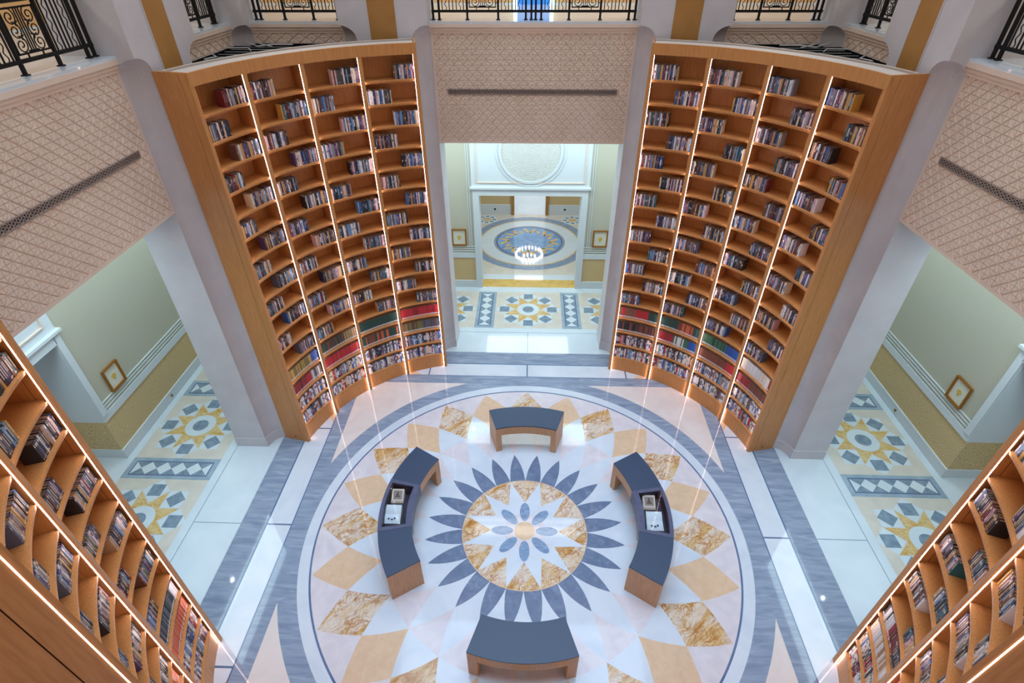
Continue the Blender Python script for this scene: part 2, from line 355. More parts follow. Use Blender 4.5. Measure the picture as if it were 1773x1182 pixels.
for ki, kname in enumerate(('back', 'left', 'front', 'right')):
    t = side(kname)
    for mir in (1, -1):
        mb = MB(); loft(mb, pier_rings()); loft(mb, pier_rings(.014, [(0, 1), (.21, 1)]))
        pn += 1; mb.map(lambda p: t((p[0] * mir, p[1], p[2]))); struct(mb, 'wall_' + kname + ('_pier_right' if mir > 0 else '_pier_left'), 'stone')
        g = MB(); g.box(2.17, 2.6, 4.622, 4.632, 0.21, 9.5); g.box(2.155, 2.17, 4.618, 4.632, .21, 9.5, 1); g.box(2.6, 2.615, 4.618, 4.632, .21, 9.5, 1)
        g.map(lambda p: t((p[0] * mir, p[1], p[2]))); struct(g, 'trim_%d' % pn, ['gold_paint', 'stone'])
    mb = MB(); rings = []
    for z, k in zr: rings.append([(x, y, z) for x, y in nichecorner(4.63, 4.63, 1, 1, RN * k) + [(5.48, 4.63), (5.48, 5.48), (4.63, 5.48)]])
    loft(mb, rings); mb.map(lambda p: t(p)); struct(mb, 'wall_' + kname + '_corner_column', 'stone')
    # wall behind the bookcases and the lintel beams
    wl = MB()
    for mir in (1, -1):
        wl.box(*sorted((mir * 3.1, mir * 4.63)), 4.93, 5.1, 0, ZF - .06)
    wl.box(-1.68, 1.68, 4.93, 5.1, ZP0, ZF - .06); wl.map(lambda p: t(p)); struct(wl, 'wall_' + kname + '_lintel', 'stone')
# relief panels: tetrakis tiling of small raised triangles
def relief(mb, s0, s1, z0, z1, d, cellsz, h, skip=None):
    ns = max(2, round((s1 - s0) / cellsz[0])); nz = max(2, round((z1 - z0) / cellsz[1])); ns += ns % 2
    ds, dz = (s1 - s0) / ns, (z1 - z0) / nz
    for i in range(ns):
        for j in range(nz):
            a, b_, c_, e_ = (s0 + i * ds, z0 + j * dz), (s0 + (i + 1) * ds, z0 + j * dz), (s0 + (i + 1) * ds, z0 + (j + 1) * dz), (s0 + i * ds, z0 + (j + 1) * dz)
            if skip and a[0] > skip[0] - ds and b_[0] < skip[1] + ds and a[1] > skip[2] - dz * .6 and c_[1] < skip[3] + dz * .6:
                mb.face([(q[0], d, q[1]) for q in (a, b_, c_, e_)]); continue
            tris = ((a, b_, c_), (a, c_, e_)) if (i + j) % 2 == 0 else ((a, b_, e_), (b_, c_, e_))
            for tr_ in tris:
                # slopes: wide along the diagonal, hairline along the grid lines
                E_ = [(tr_[q], tr_[(q + 1) % 3]) for q in range(3)]; ln = []
                for A, B_ in E_:
                    dx_, dz_ = B_[0] - A[0], B_[1] - A[1]; L_ = math.hypot(dx_, dz_); diag = abs(dx_) > 1e-9 and abs(dz_) > 1e-9
                    w_ = (.135 if diag else .035) * min(ds, dz); ln.append(((A[0] - dz_ / L_ * w_, A[1] + dx_ / L_ * w_), (dx_, dz_)))
                inner = []
                for q in range(3):
                    (p1, d1_), (p2, d2_) = ln[q - 1], ln[q]; den = d1_[0] * d2_[1] - d1_[1] * d2_[0]
                    tt = ((p2[0] - p1[0]) * d2_[1] - (p2[1] - p1[1]) * d2_[0]) / den; inner.append((p1[0] + d1_[0] * tt, p1[1] + d1_[1] * tt))
                for q in range(3):
                    A, B_ = tr_[q], tr_[(q + 1) % 3]; A2, B2 = inner[q], inner[(q + 1) % 3]
                    mb.face([(A[0], d, A[1]), (B_[0], d, B_[1]), (B2[0], d - h, B2[1]), (A2[0], d - h, A2[1])])
                mb.face([(q[0], d - h, q[1]) for q in inner])
def panel(s0, s1, skip=None, cs=(.0785, .0785), hh=.015):
    mb = MB(); d = 4.90
    mb.box(s0, s1, d, 4.93, ZP0, ZP1 - .01)
    mb.box(s0, s1, d - .018, d, ZP0, ZP0 + .04); mb.box(s0, s0 + .04, d - .018, d, ZP0 + .04, 6.46); mb.box(s1 - .04, s1, d - .018, d, ZP0 + .04, 6.46)
    relief(mb, s0 + .04, s1 - .04, ZP0 + .04, 6.46, d - .001, cs, hh, skip)
    mb.box(s0, s1, d - .03, d, 6.46, 6.50); mb.box(s0, s1, d - .045, d, 6.50, 6.54); mb.box(s0, s1, d - .065, d, 6.545, 6.60)
    return mb
tn = 8
for kname in ('back', 'left', 'right', 'front'):
    t = side(kname); tn += 1
    mb = panel(-1.68, 1.68, (-1.47, 1.47, 5.53, 5.62)); mb.map(lambda p: t(p)); struct(mb, 'trim_%d' % tn, 'carved_plaster')
    for mir in (1, -1):
        tn += 1; mb = panel(3.1, 4.63, cs=(.105, .07), hh=.02); mb.map(lambda p: t((p[0] * mir, p[1], p[2]))); struct(mb, 'trim_%d' % tn, 'carved_plaster')
    sl = MB(); sl.box(-1.68, 1.68, 4.84, 7.6, 6.60, ZF)
    for mir in (1, -1): sl.box(*sorted((mir * 3.1, mir * 4.63)), 4.84, 7.6, 6.60, ZF)
    sl.map(lambda p: t(p)); struct(sl, 'floor_' + kname + '_gallery_edge', 'corridor_white_marble')
# gallery floors, lower ceilings, gallery walls and ceilings
for kname in ('back', 'left', 'right', 'front'):
    t = side(kname)
    mb = MB(); mb.box(-7.6, 7.6, 5.1, 7.6, 4.72, 4.82); mb.map(lambda p: t(p)); struct(mb, 'ceiling_' + kname, 'white_plaster')
    mb = MB(); mb.box(-5.48, 5.48, 5.49, 7.6, 6.55, 6.628); mb.box(5.49, 7.6, 5.49, 7.6, 6.55, 6.628); mb.map(lambda p: t(p)); struct(mb, 'floor_' + kname + '_gallery', 'corridor_white_marble')
    mb = MB(); mb.box(-7.8, 7.8, 7.6, 7.8, 6.63, 9.5); mb.box(-7.6, 7.6, 7.59, 7.6, 6.63, 6.65, 1); mb.map(lambda p: t(p)); struct(mb, 'wall_' + kname + '_gallery', ['peach_wall', 'white_plaster'])
    mb = MB(); mb.box(-7.8, 7.8, 4.63, 7.8, 9.5, 9.6); mb.map(lambda p: t(p)); struct(mb, 'ceiling_' + kname + '_gallery', 'white_plaster')
mb = MB(); mb.box(-.32, .32, 7.5, 7.575, 6.63, 9.0); mb.box(-.40, -.33, 7.49, 7.575, 6.63, 9.0, 1); mb.box(.33, .40, 7.49, 7.575, 6.63, 9.0, 1)
struct(mb, 'door_1', ['blue_glass', 'cyan_light'])

# ------------------------------------------------------------------ GROUND FLOOR CORRIDOR WALLS
ZB, ZW, ZC, ZD, ZK = .21, .90, 1.04, 2.63, 2.80
def dress(mb, s0, s1, d, z1=4.72):          # wallpaper wall with wainscot; faces toward smaller d
    mb.box(s0, s1, d, d + .4, ZC, z1, 0); mb.box(s0, s1, d, d + .4, ZB, ZW, 1)
    mb.box(s0, s1, d - .03, d + .4, 0, ZB, 2); mb.box(s0, s1, d - .02, d + .4, ZW, ZC, 2)
    for q in range(3): mb.box(s0, s1, d - .018, d, ZC + .05 + .065 * q, ZC + .068 + .065 * q, 2)
WMATS = ['wallpaper', 'wainscot_paper', 'white_plaster', 'carved_plaster']
def doorframe(mb, hw, d, through):
    for sx in (-1, 1):
        mb.box(*sorted((sx * hw, sx * (hw + .15))), d - .045, d + .4, 0 if through else ZC, ZD + .17, 2)
    mb.box(-hw, hw, d - .045, d + .4, ZD, ZD + .17, 2); mb.box(-hw - .2, hw + .2, d - .09, d + .02, ZD + .17, ZD + .215, 2)
    mb.box(-hw - .17, hw + .17, d - .02, d + .4, ZD + .215, 4.72, 2)
    for x0, x1, z0, z1 in ((-hw - .05, hw + .05, 2.94, 2.965), (-hw - .05, hw + .05, 4.6, 4.62), (-hw - .05, -hw - .025, 2.965, 4.6), (hw + .025, hw + .05, 2.965, 4.6)):
        mb.box(x0, x1, d - .045, d, z0, z1, 3)
mb = MB(); dress(mb, -7.9, -1.42, 7.6); dress(mb, 1.42, 7.9, 7.6); doorframe(mb, 1.27, 7.6, True)
for sx in (-1, 1):   # wallpaper border mouldings beside the door
    for q in (0, .05): mb.box(*sorted((sx * (1.49 + q), sx * (1.505 + q))), 7.585, 7.6, ZC + .2, 4.7, 2)
struct(mb, 'wall_back', WMATS)
# rosette above the back doorway
mb = MB(); cz = 3.69
mb.arc(0, 0, .70, .755, 0, 2 * pi, 0, .03, 72, 0); mb.arc(0, 0, .80, .83, 0, 2 * pi, 0, .02, 72, 0); mb.arc(0, 0, 0.001, .70, 0, 2 * pi, 0, .006, 48, 1)
for ring in range(13):
    r = .05 + ring * .05; cnt = max(8, int(2 * pi * r / .045)) if ring < 9 else 60
    for k in range(cnt):
        a = 2 * pi * (k + .5 * (ring % 2)) / cnt; x, y = r * math.cos(a), r * math.sin(a); q = .013 if ring < 9 else .017
        mb.hexa([(x + q * math.cos(a + pi / 2 * i), y + q * math.sin(a + pi / 2 * i), .006) for i in range(4)], [(x + q * .4 * math.cos(a + pi / 2 * i), y + q * .4 * math.sin(a + pi / 2 * i), .018) for i in range(4)], 0)
mb.map(lambda p: (p[0], 7.58 - p[2], cz + p[1])); struct(mb, 'trim_30', ['white_plaster', 'rosette_base'])
for kname, mir in (('left', -1), ('right', 1)):
    mb = MB(); fx = lambda p: (mir * p[1], p[0], p[2]); dw = 7.42
    for a, b_ in ((1.34, 7.6), (-7.6, -1.34)):
        dress(mb, a, b_, dw)
    # recess with its own returns
    mb.box(-1.34, 1.34, 8.3, 8.5, 0, ZD, 2); mb.box(-1.34, 1.34, 8.28, 8.3, ZB, ZW, 1)
    for s_ in (-1, 1):
        mb.box(*sorted((s_ * 1.34, s_ * 1.36)), dw + .4, 8.3, 0, ZD, 2)
        mb.box(*sorted((s_ * 1.325, s_ * 1.34)), dw, 8.3, ZB, ZW, 1); mb.box(*sorted((s_ * 1.31, s_ * 1.34)), dw - .03, 8.3, 0, ZB, 2)
        mb.box(*sorted((s_ * 1.325, s_ * 1.34)), dw, 8.3, ZW, ZD, 2)
    mb.box(-1.34, 1.34, dw, 8.5, ZD, ZD + .02, 2)
    for sx in (-1, 1): mb.box(*sorted((sx * 1.33, sx * 1.45)), dw - .045, dw, ZC, ZD + .17, 2)
    mb.box(-1.34, 1.34, dw - .045, dw + .4, ZD, ZD + .17, 2); mb.box(-1.5, 1.5, dw - .09, dw + .02, ZD + .17, ZD + .215, 2); mb.box(-1.47, 1.47, dw - .02, dw + .4, ZD + .215, 4.72, 2)
    for x0, x1, z0, z1 in ((-1.3, 1.3, 2.98, 3.0), (-1.3, -1.28, 3.0, 4.6), (1.28, 1.3, 3.0, 4.6)): mb.box(x0, x1, dw - .045, dw, z0, z1, 3)
    mb.map(fx); struct(mb, 'wall_' + kname, WMATS)
    for s_ in (2.9,):
        so = MB(); so.arc(0, 0, .0005, .03, 0, 2 * pi, 0, .012, 16, 0); so.map(lambda p: (mir * (dw - .03 - p[2]), s_ + p[0], .11 + p[1]))
        o = so.build('floor_socket', 'brass', org=(mir * (dw - .03), s_, .11)); o.location = Vector((mir * (dw - .03), s_, .11)) * S
        tag(o, 'small round brass socket on the baseboard of the %s corridor' % kname, 'socket')
mb = MB(); dress(mb, -7.6, 7.6, 7.6); mb.map(rot4(2)); struct(mb, 'wall_front', WMATS)
# hall behind the back doorway
mb = MB(); d = 12.45
for a, b_ in ((-3.2, -.62), (.62, 3.2)):
    mb.box(a, b_, d, d + .3, ZC - .2, 4.72, 0); mb.box(a, b_, d, d + .3, .36, .84, 1); mb.box(a, b_, d - .03, d + .3, 0, .36, 2)
mb.box(-.62, .62, d, d + .3, 2.8, 4.72, 2)
for sx in (-1, 1):
    mb.box(*sorted((sx * .54, sx * .64)), d - .08, d + .34, 0, 2.9, 3)
    mb.box(*sorted((sx * 3.0, sx * 3.2)), 8.02, d, 0, 4.72, 0)
struct(mb, 'wall_hall', ['wallpaper', 'wainscot_paper', 'white_plaster', 'gold_paint'])
mb = MB(); mb.box(-3.2, 3.2, 8.02, 18.8, 4.72, 4.8); struct(mb, 'ceiling_hall', 'white_plaster')
mb = MB(); mb.box(-3.2, 3.2, 18.6, 18.8, 0, 4.72); mb.box(-3.2, -3, 12.8, 18.6, 0, 4.72); mb.box(3, 3.2, 12.8, 18.6, 0, 4.72); struct(mb, 'wall_far_hall', 'white_plaster')
for sx in (-1, 1):
    so = MB(); so.arc(0, 0, .0005, .035, 0, 2 * pi, 0, .012, 16, 0); so.map(lambda p: (sx * 1.2 + p[0], 12.42 - p[2], .2 + p[1]))
    o = so.build('wall_socket', 'glossy_black', org=(sx * 1.2, 12.42, .2)); o.location = Vector((sx * 1.2, 12.42, .2)) * S
    tag(o, 'dark round socket low on the hall wall, %s of the bright doorway' % ('right' if sx > 0 else 'left'), 'socket')
for dx_, dy_, txt in ((-1.66, 6.74, 'back'), (-7.05, 1.58, 'left'), (7.03, 1.57, 'right')):
    so = MB(); so.arc(0, 0, .032, .05, 0, 2 * pi, -.012, 0, 20, 0); so.arc(0, 0, .0005, .032, 0, 2 * pi, -.008, 0, 20, 1)
    o = so.build('ceiling_downlight', ['white_plaster', 'spot_lens']); o.location = Vector((dx_, dy_, 4.72)) * S; tag(o, 'small round downlight in the %s corridor ceiling, mirrored as a bright spot on the floor' % txt, 'downlight')
# chandelier of the far hall, mirrored in the polished hall floor
ch = empty('chandelier', (0, 16.6, 3.6)); tag(ch, 'glass chandelier hanging beyond the hall doorway, seen as sparkle in the polished medallion floor', 'chandelier')
mb = MB(); mb.arc(0, 0, .58, .62, 0, 2 * pi, .0, .03, 32); mb.arc(0, 0, .33, .36, 0, 2 * pi, .25, .28, 32); mb.tube([(0, 0, 0), (0, 0, 1.12)], .015)
for k in range(6):
    a = pi / 3 * k; mb.tube([(0, 0, .5), (.35 * math.cos(a), .35 * math.sin(a), .27), (.6 * math.cos(a), .6 * math.sin(a), .02)], .008)
mb.build('frame', 'gilt', ch)
for k in range(36):
    r, z, nn, off = (.6, .06, 24, 0) if k < 24 else (.345, .31, 12, .2)
    a = 2 * pi * k / nn + off; q = MB()
    q.hexa([(r * math.cos(a) + .03 * math.cos(j * pi / 3), r * math.sin(a) + .03 * math.sin(j * pi / 3), z) for j in range(6)], [(r * math.cos(a) + .012 * math.cos(j * pi / 3), r * math.sin(a) + .012 * math.sin(j * pi / 3), z + .12) for j in range(6)])
    q.build('bulb', 'bulb', ch)

# ------------------------------------------------------------------ PICTURES
def picture(loc, rz, label):
    r = empty('framed_picture', loc, rz); tag(r, label, 'picture', 'framed gold emblem pictures')
    w_, h_ = .36, .44; mb = MB()      # faces -y
    for x0, x1, z0, z1 in ((-w_ / 2, w_ / 2, 0, .026), (-w_ / 2, w_ / 2, h_ - .026, h_), (-w_ / 2, -w_ / 2 + .026, .026, h_ - .026), (w_ / 2 - .026, w_ / 2, .026, h_ - .026)):
        mb.box(x0, x1, -.035, 0, z0, z1)
    k = 0
    for z in [q * .022 for q in range(21)]:
        for sx in (-1, 1): mb.box(sx * w_ / 2 - .012, sx * w_ / 2 + .012, -.05, -.005, z - .007, z + .007)
    for x in [-w_ / 2 + q * .0225 for q in range(17)]:
        for z in (0, h_): mb.box(x - .007, x + .007, -.05, -.005, z - .012, z + .012)
    mb.build('frame', 'gilt', r)
    q = MB(); q.box(-w_ / 2 + .022, w_ / 2 - .022, -.02, -.004, .022, h_ - .022); b_ = q.build('mat_board', 'mat_board', r)
    e = MB(); c_ = h_ / 2
    pts = []
    for i in range(24):
        a = 2 * pi * i / 24; rr = .055 if i % 2 else .044; pts.append((rr * math.cos(a), c_ + .006 + rr * math.sin(a)))
    e.hexa([(x, -.02, z) for x, z in pts], [(x, -.026, z) for x, z in pts]); e.box(-.02, .02, -.026, -.02, c_ - .075, c_ - .04)
    e.build('gold_emblem', 'emblem_gold', b_)
picture((-1.82, 7.6, 1.27), 0, 'gilt framed picture with gold emblem left of the back doorway')
picture((1.82, 7.6, 1.27), 0, 'gilt framed picture with gold emblem right of the back doorway')
picture((-7.42, 1.95, 1.24), pi / 2, 'gilt framed picture with gold emblem on the left corridor wall')
picture((7.42, 1.95, 1.24), -pi / 2, 'gilt framed picture with gold emblem on the right corridor wall')

# ------------------------------------------------------------------ VENTS
for kname, txt in (('back', 'straight ahead above the central opening'), ('left', 'on the carved balcony panel at the left'), ('right', 'on the carved balcony panel at the right')):
    t = side(kname); r0 = t((0, 4.9, 5.575)); r = empty('vent_grille', r0); tag(r, 'long perforated metal vent grille ' + txt, 'vent', 'vent grilles in the carved balcony panels')
    q = MB(); q.box(-1.45, 1.45, 4.885, 4.9, 5.535, 5.615); q.map(lambda p: t(p)); q.build('backing', 'grille_dark', r, r0)
    q = MB(); n_ = 48; dx = 2.9 / n_
    for x0, x1, z0, z1 in ((-1.46, 1.46, 5.529, 5.539), (-1.46, 1.46, 5.611, 5.621), (-1.46, -1.45, 5.539, 5.611), (1.45, 1.46, 5.539, 5.611)): q.box(x0, x1, 4.872, 4.886, z0, z1)
    for i in range(n_):
        for j in range(2):
            x = -1.45 + i * dx; z = 5.539 + j * .036; zz = .036; w_ = .0065
            for (xa, za, xb, zb) in ((x, z, x + dx, z + zz), (x, z + zz, x + dx, z)):
                q.hexa([(xa, 4.884, za - w_), (xb, 4.884, zb - w_), (xb, 4.884, zb + w_), (xa, 4.884, za + w_)], [(xa, 4.874, za - w_), (xb, 4.874, zb - w_), (xb, 4.874, zb + w_), (xa, 4.874, za + w_)])
    q.map(lambda p: t(p)); q.build('grille', 'grille_metal', r, r0)

# ------------------------------------------------------------------ RAILINGS
def spiral(cx, cz, r0, turns, sgn, start, n_=26):
    return [(cx + r0 * (1 - .85 * i / n_) * math.cos(start + sgn * turns * 2 * pi * i / n_), 0, cz + r0 * (1 - .85 * i / n_) * math.sin(start + sgn * turns * 2 * pi * i / n_)) for i in range(n_ + 1)]
def railing(kname, s0, s1, posts, scrolls, waves, label, group=None, mir=1):
    t0 = side(kname); d = 5.05; t = lambda p: t0((mir * p[0], d + p[1], p[2])); mid = (s0 + s1) / 2
    r0 = t((mid, 0, ZF)); r = empty('iron_railing', r0); tag(r, label, 'railing', group)
    def put(mb, name, par=r): mb.map(t); return mb.build(name, 'iron', par, r0)
    ZT = 7.27
    q = MB(); q.box(s0, s1, -.018, .018, ZF + .105, ZF + .14); put(q, 'bottom_rail')
    q = MB(); q.box(s0, s1, -.03, .03, ZT - .035, ZT); put(q, 'top_rail')
    for x in posts:
        q = MB(); q.box(x - .016, x + .016, -.016, .016, ZF, ZT - .035); q.box(x - .03, x + .03, -.03, .03, ZF, ZF + .012); put(q, 'post')
    za, zb = ZF + .17, ZT - .07
    for a, b_ in scrolls:
        q = MB(); a2, b2 = a + .035, b_ - .035; c_ = (a2 + b2) / 2
        for x0, x1, z0, z1 in ((a2, b2, za, za + .016), (a2, b2, zb - .016, zb), (a2, a2 + .014, za, zb), (b2 - .014, b2, za, zb)): q.box(x0, x1, -.008, .008, z0, z1)
        for z in (za + .06, zb - .06): q.box(a, a2, -.006, .006, z, z + .012); q.box(b2, b_, -.006, .006, z, z + .012)
        for x in (c_ - .1, c_ + .1): q.box(x - .006, x + .006, -.006, .006, ZF + .14, za)
        H = zb - za
        for sx in (-1, 1):
            for i, zc in enumerate((.2, .5, .8)):
                w_ = (b2 - a2) / 2; cx_ = c_ + sx * w_ * .56
                q.tube(spiral(cx_, za + H * zc, w_ * .36, 1.6, sx, pi / 2 if sx > 0 else pi / 2), .0065, 5, up=(0, 1, 0))
            for i, zc in enumerate((.35, .65)):
                q.tube([(c_ + sx * w_ * (.3 + .1 * math.sin(j)), 0, za + H * (zc - .06 + .03 * j)) for j in range(5)], .006, 5, up=(0, 1, 0))
        for x in (c_ - .03, c_, c_ + .03): q.box(x - .005, x + .005, -.005, .005, za + .02, zb)
        q.box(c_ - .06, c_ + .06, -.012, .012, za + .016, za + .03)
        put(q, 'scroll_panel')
    for a, b_ in waves:
        n_ = max(3, int(round((b_ - a) / .058)))
        for i in range(1, n_):
            x = a + (b_ - a) * i / n_; q = MB()
            if i % 4 == 2:
                q.tube([(x + .014 * math.sin(j * .9), 0, ZF + .14 + (ZT - .035 - ZF - .14) * j / 30) for j in range(31)], .006, 5, up=(0, 1, 0)); put(q, 'wavy_baluster')
            else:
                q.box(x - .0065, x + .0065, -.0065, .0065, ZF + .14, ZT - .035); put(q, 'baluster')
    return r
P_main = [-1.64, -1.54, -1.08, -.575, -.125, -.035, .035, .125, .575, 1.08, 1.54, 1.64]
for kname, txt in (('back', 'straight ahead above the central opening'), ('left', 'on the balcony at the left edge'), ('right', 'on the balcony at the right edge')):
    railing(kname, -1.66, 1.66, P_main, [(-1.08, -.575), (.575, 1.08)], [(-1.54, -1.08), (-.575, -.125), (.125, .575), (1.08, 1.54)], 'black wrought iron balcony railing with scrolls ' + txt, 'balcony railings')
for kname, mir, txt in (('back', -1, 'facing forward above the left bookcase'), ('left', -1, 'facing sideways above the left bookcase'), ('back', 1, 'facing forward above the right bookcase'), ('right', 1, 'facing sideways above the right bookcase')):
    if kname == 'left': mir = 1; 
    if kname == 'right': mir = -1
    railing(kname, 3.12, 4.61, [3.14, 3.22, 3.62, 4.1, 4.5, 4.58], [(3.62, 4.1)], [(3.22, 3.62), (4.1, 4.5)], 'short black wrought iron railing in the corner ' + txt, 'corner railings', mir)

# ------------------------------------------------------------------ BOOKCASES
RC, HA, EC, ZT_, DEP = 3.0761, .56911, 1.61251, 6.426, .503
Z0, PCH = .352, .3478
BASE = EC + RC
def bookcase():
    r = empty('curved_bookcase', (0, 0, 0)); org = (BASE, 0, 0)
    def put(mb, name, mats='wood', par=r): return mb.build(name, mats, par, org)
    A = [-HA + HA / 2 * i for i in range(5)]
    ztop = Z0 + 17 * PCH
    q = MB(); q.arc(EC, 0, 3.45, 3.47, -HA + .01, HA - .01, 0, ztop + .06, 40); put(q, 'back_panel')
    q = MB(); q.arc(EC, 0, RC - .006, RC + .03, -HA, HA, ztop + .005, ZT_, 40); q.arc(EC, 0, RC + .03, RC + .05, -HA, HA, ztop + .0, ztop + .02, 40); put(q, 'header')
    q = MB(); q.arc(EC, 0, RC + .031, 3.41, -HA + .012, HA - .012, ZT_ - .03, ZT_ - .012, 40, 1); q.arc(EC, 0, RC + .05, 3.44, -HA + .012, HA - .012, ztop + .02, ztop + .04, 40, 0); q.arc(EC, 0, 3.44, 3.475, -HA + .01, HA - .01, ztop + .045, ZT_ + .008, 40, 1); put(q, 'top_board', ['wood_groove', 'cream_edge'])
    for sg in (-1, 1):
        a0, a1 = sorted((sg * HA, sg * (HA - .009)))
        q = MB(); q.arc(EC, 0, RC + .036, RC + .125, a0, a1, 0, ZT_ - .02, 1); q.arc(EC, 0, RC + .125, RC + .130, *sorted((sg * (HA - .001), sg * (HA - .009))), 0, ZT_ - .02, 1, 1)
        q.arc(EC, 0, RC + .130, RC + DEP, a0, a1, 0, ZT_ + .004, 1); q.arc(EC, 0, RC - .006, RC + .13, a0, a1, ZT_ - .02, ZT_ + .004, 1); pnl = put(q, 'side_panel', ['wood', 'wood_groove'])
        q = MB(); x_, y_ = EC + (RC + .27) * math.cos(HA), sg * (RC + .27) * math.sin(HA); nx, ny = -math.sin(HA), sg * math.cos(HA)
        q.tube([(x_, y_, .1), (x_ + nx * .015, y_ + ny * .015, .1)], .014, 10); put(q, 'key_lock', 'brass', pnl)
    for i, a in enumerate(A):
        hw = .030 / RC
        c_ = a if 0 < i < 4 else (a + hw if i == 0 else a - hw)
        q = MB(); q.arc(EC, 0, RC, RC + .036, c_ - hw, c_ + hw, 0, ztop + .004, 1); post = put(q, 'post')
        if 0 < i < 4:
            q = MB(); q.arc(EC, 0, RC + .036, 3.45, c_ - .012 / RC, c_ + .012 / RC, 0, ztop, 1); put(q, 'divider')
        for sg in (-1, 1):
            if (i == 0 and sg < 0) or (i == 4 and sg > 0): continue
            e = c_ + sg * hw; q = MB(); q.arc(EC, 0, RC + .017, RC + .024, *sorted((e, e + sg * .0020 / RC)), 0.0, ztop, 1)
            put(q, 'led_strip', 'led', post)
    for b_ in range(4):
        g0 = A[b_] + (.054 if b_ == 0 else .027) / RC; g1 = A[b_ + 1] - (.054 if b_ == 3 else .027) / RC
        h0, h1 = A[b_] + .013 / RC, A[b_ + 1] - .013 / RC
        if b_ == 0: h0 = A[0] + .01
        if b_ == 3: h1 = A[4] - .01
        q = MB(); q.arc(EC, 0, RC + .034, RC + .05, g0, g1, 0, Z0 - .035, 10); put(q, 'plinth')
        for k in range(17):
            z = Z0 + k * PCH; q = MB()
            q.arc(EC, 0, RC + .03, RC + .05, g0 + .003, g1 - .003, z - .016, z, 10); q.arc(EC, 0, RC + .036, RC + .05, g0 + .003, g1 - .003, z - .036, z - .02, 10)
            q.arc(EC, 0, RC + .05, 3.45, h0, h1, z - .034, z, 10)
            put(q, 'shelf')
    return r
bc0 = bookcase(); cases = []
for i, (psi, nm, lab) in enumerate(((pi / 4, 'right', 'tall curved oak bookcase with light strips, right of the central opening'), (3 * pi / 4, 'left', 'tall curved oak bookcase with light strips, left of the central opening'),
        (5 * pi / 4, 'near left', 'tall curved oak bookcase cut off by the bottom left corner, end panel in front'), (-pi / 4, 'near right', 'tall curved oak bookcase cut off by the bottom right corner, end panel in front'))):
    c_ = bc0 if i == 0 else copy_tree(bc0)
    c_.location = Vector((BASE * math.cos(psi), BASE * math.sin(psi), 0)) * S; c_.rotation_euler = (0, 0, psi)
    tag(c_, lab, 'bookcase', 'curved bookcases'); cases.append((psi, nm))
    if nm.startswith('near'):      # light strip in the groove between end post and end panel
        sg = 1 if nm == 'near left' else -1
        q = MB(); q.arc(EC, 0, RC + .026, RC + .030, *sorted((sg * HA, sg * (HA + .0010 / RC))), 0.0, Z0 + 17 * PCH, 1); q.build('end_led_strip', 'led', c_, (BASE, 0, 0))

# ------------------------------------------------------------------ BOOKS
PAL = dict(navy=(38, 44, 78), black=(34, 32, 38), white=(222, 222, 228), blue=(52, 92, 160), sky=(108, 148, 190), slate=(84, 92, 112), grey=(140, 140, 150), brown=(98, 66, 56), rose=(196, 160, 160), cream=(218, 202, 178), purple=(86, 66, 108), teal=(44, 100, 110),
    maroon=(112, 36, 46), tan=(176, 142, 108), mustard=(196, 152, 74), red=(186, 36, 44), crimson=(150, 26, 36), bottle=(30, 66, 58), olive=(126, 116, 64), orange=(206, 98, 58), chestnut=(124, 62, 44), royal=(28, 78, 160), green=(56, 110, 76), pink=(214, 178, 182))
for k, c_ in PAL.items(): mat('book_' + k, srgb(*c_), .45)
mat('book_pages', srgb(205, 184, 160), .8)
MIX = ['navy', 'black', 'white', 'blue', 'slate', 'grey', 'brown', 'rose', 'cream', 'purple', 'black', 'navy', 'sky', 'white', 'maroon', 'slate', 'pink', 'tan', 'black', 'teal', 'brown', 'mustard']
LIT = ['white', 'white', 'grey', 'cream', 'blue', 'white', 'navy', 'rose', 'white', 'sky', 'maroon', 'black', 'cream', 'slate', 'white', 'red']
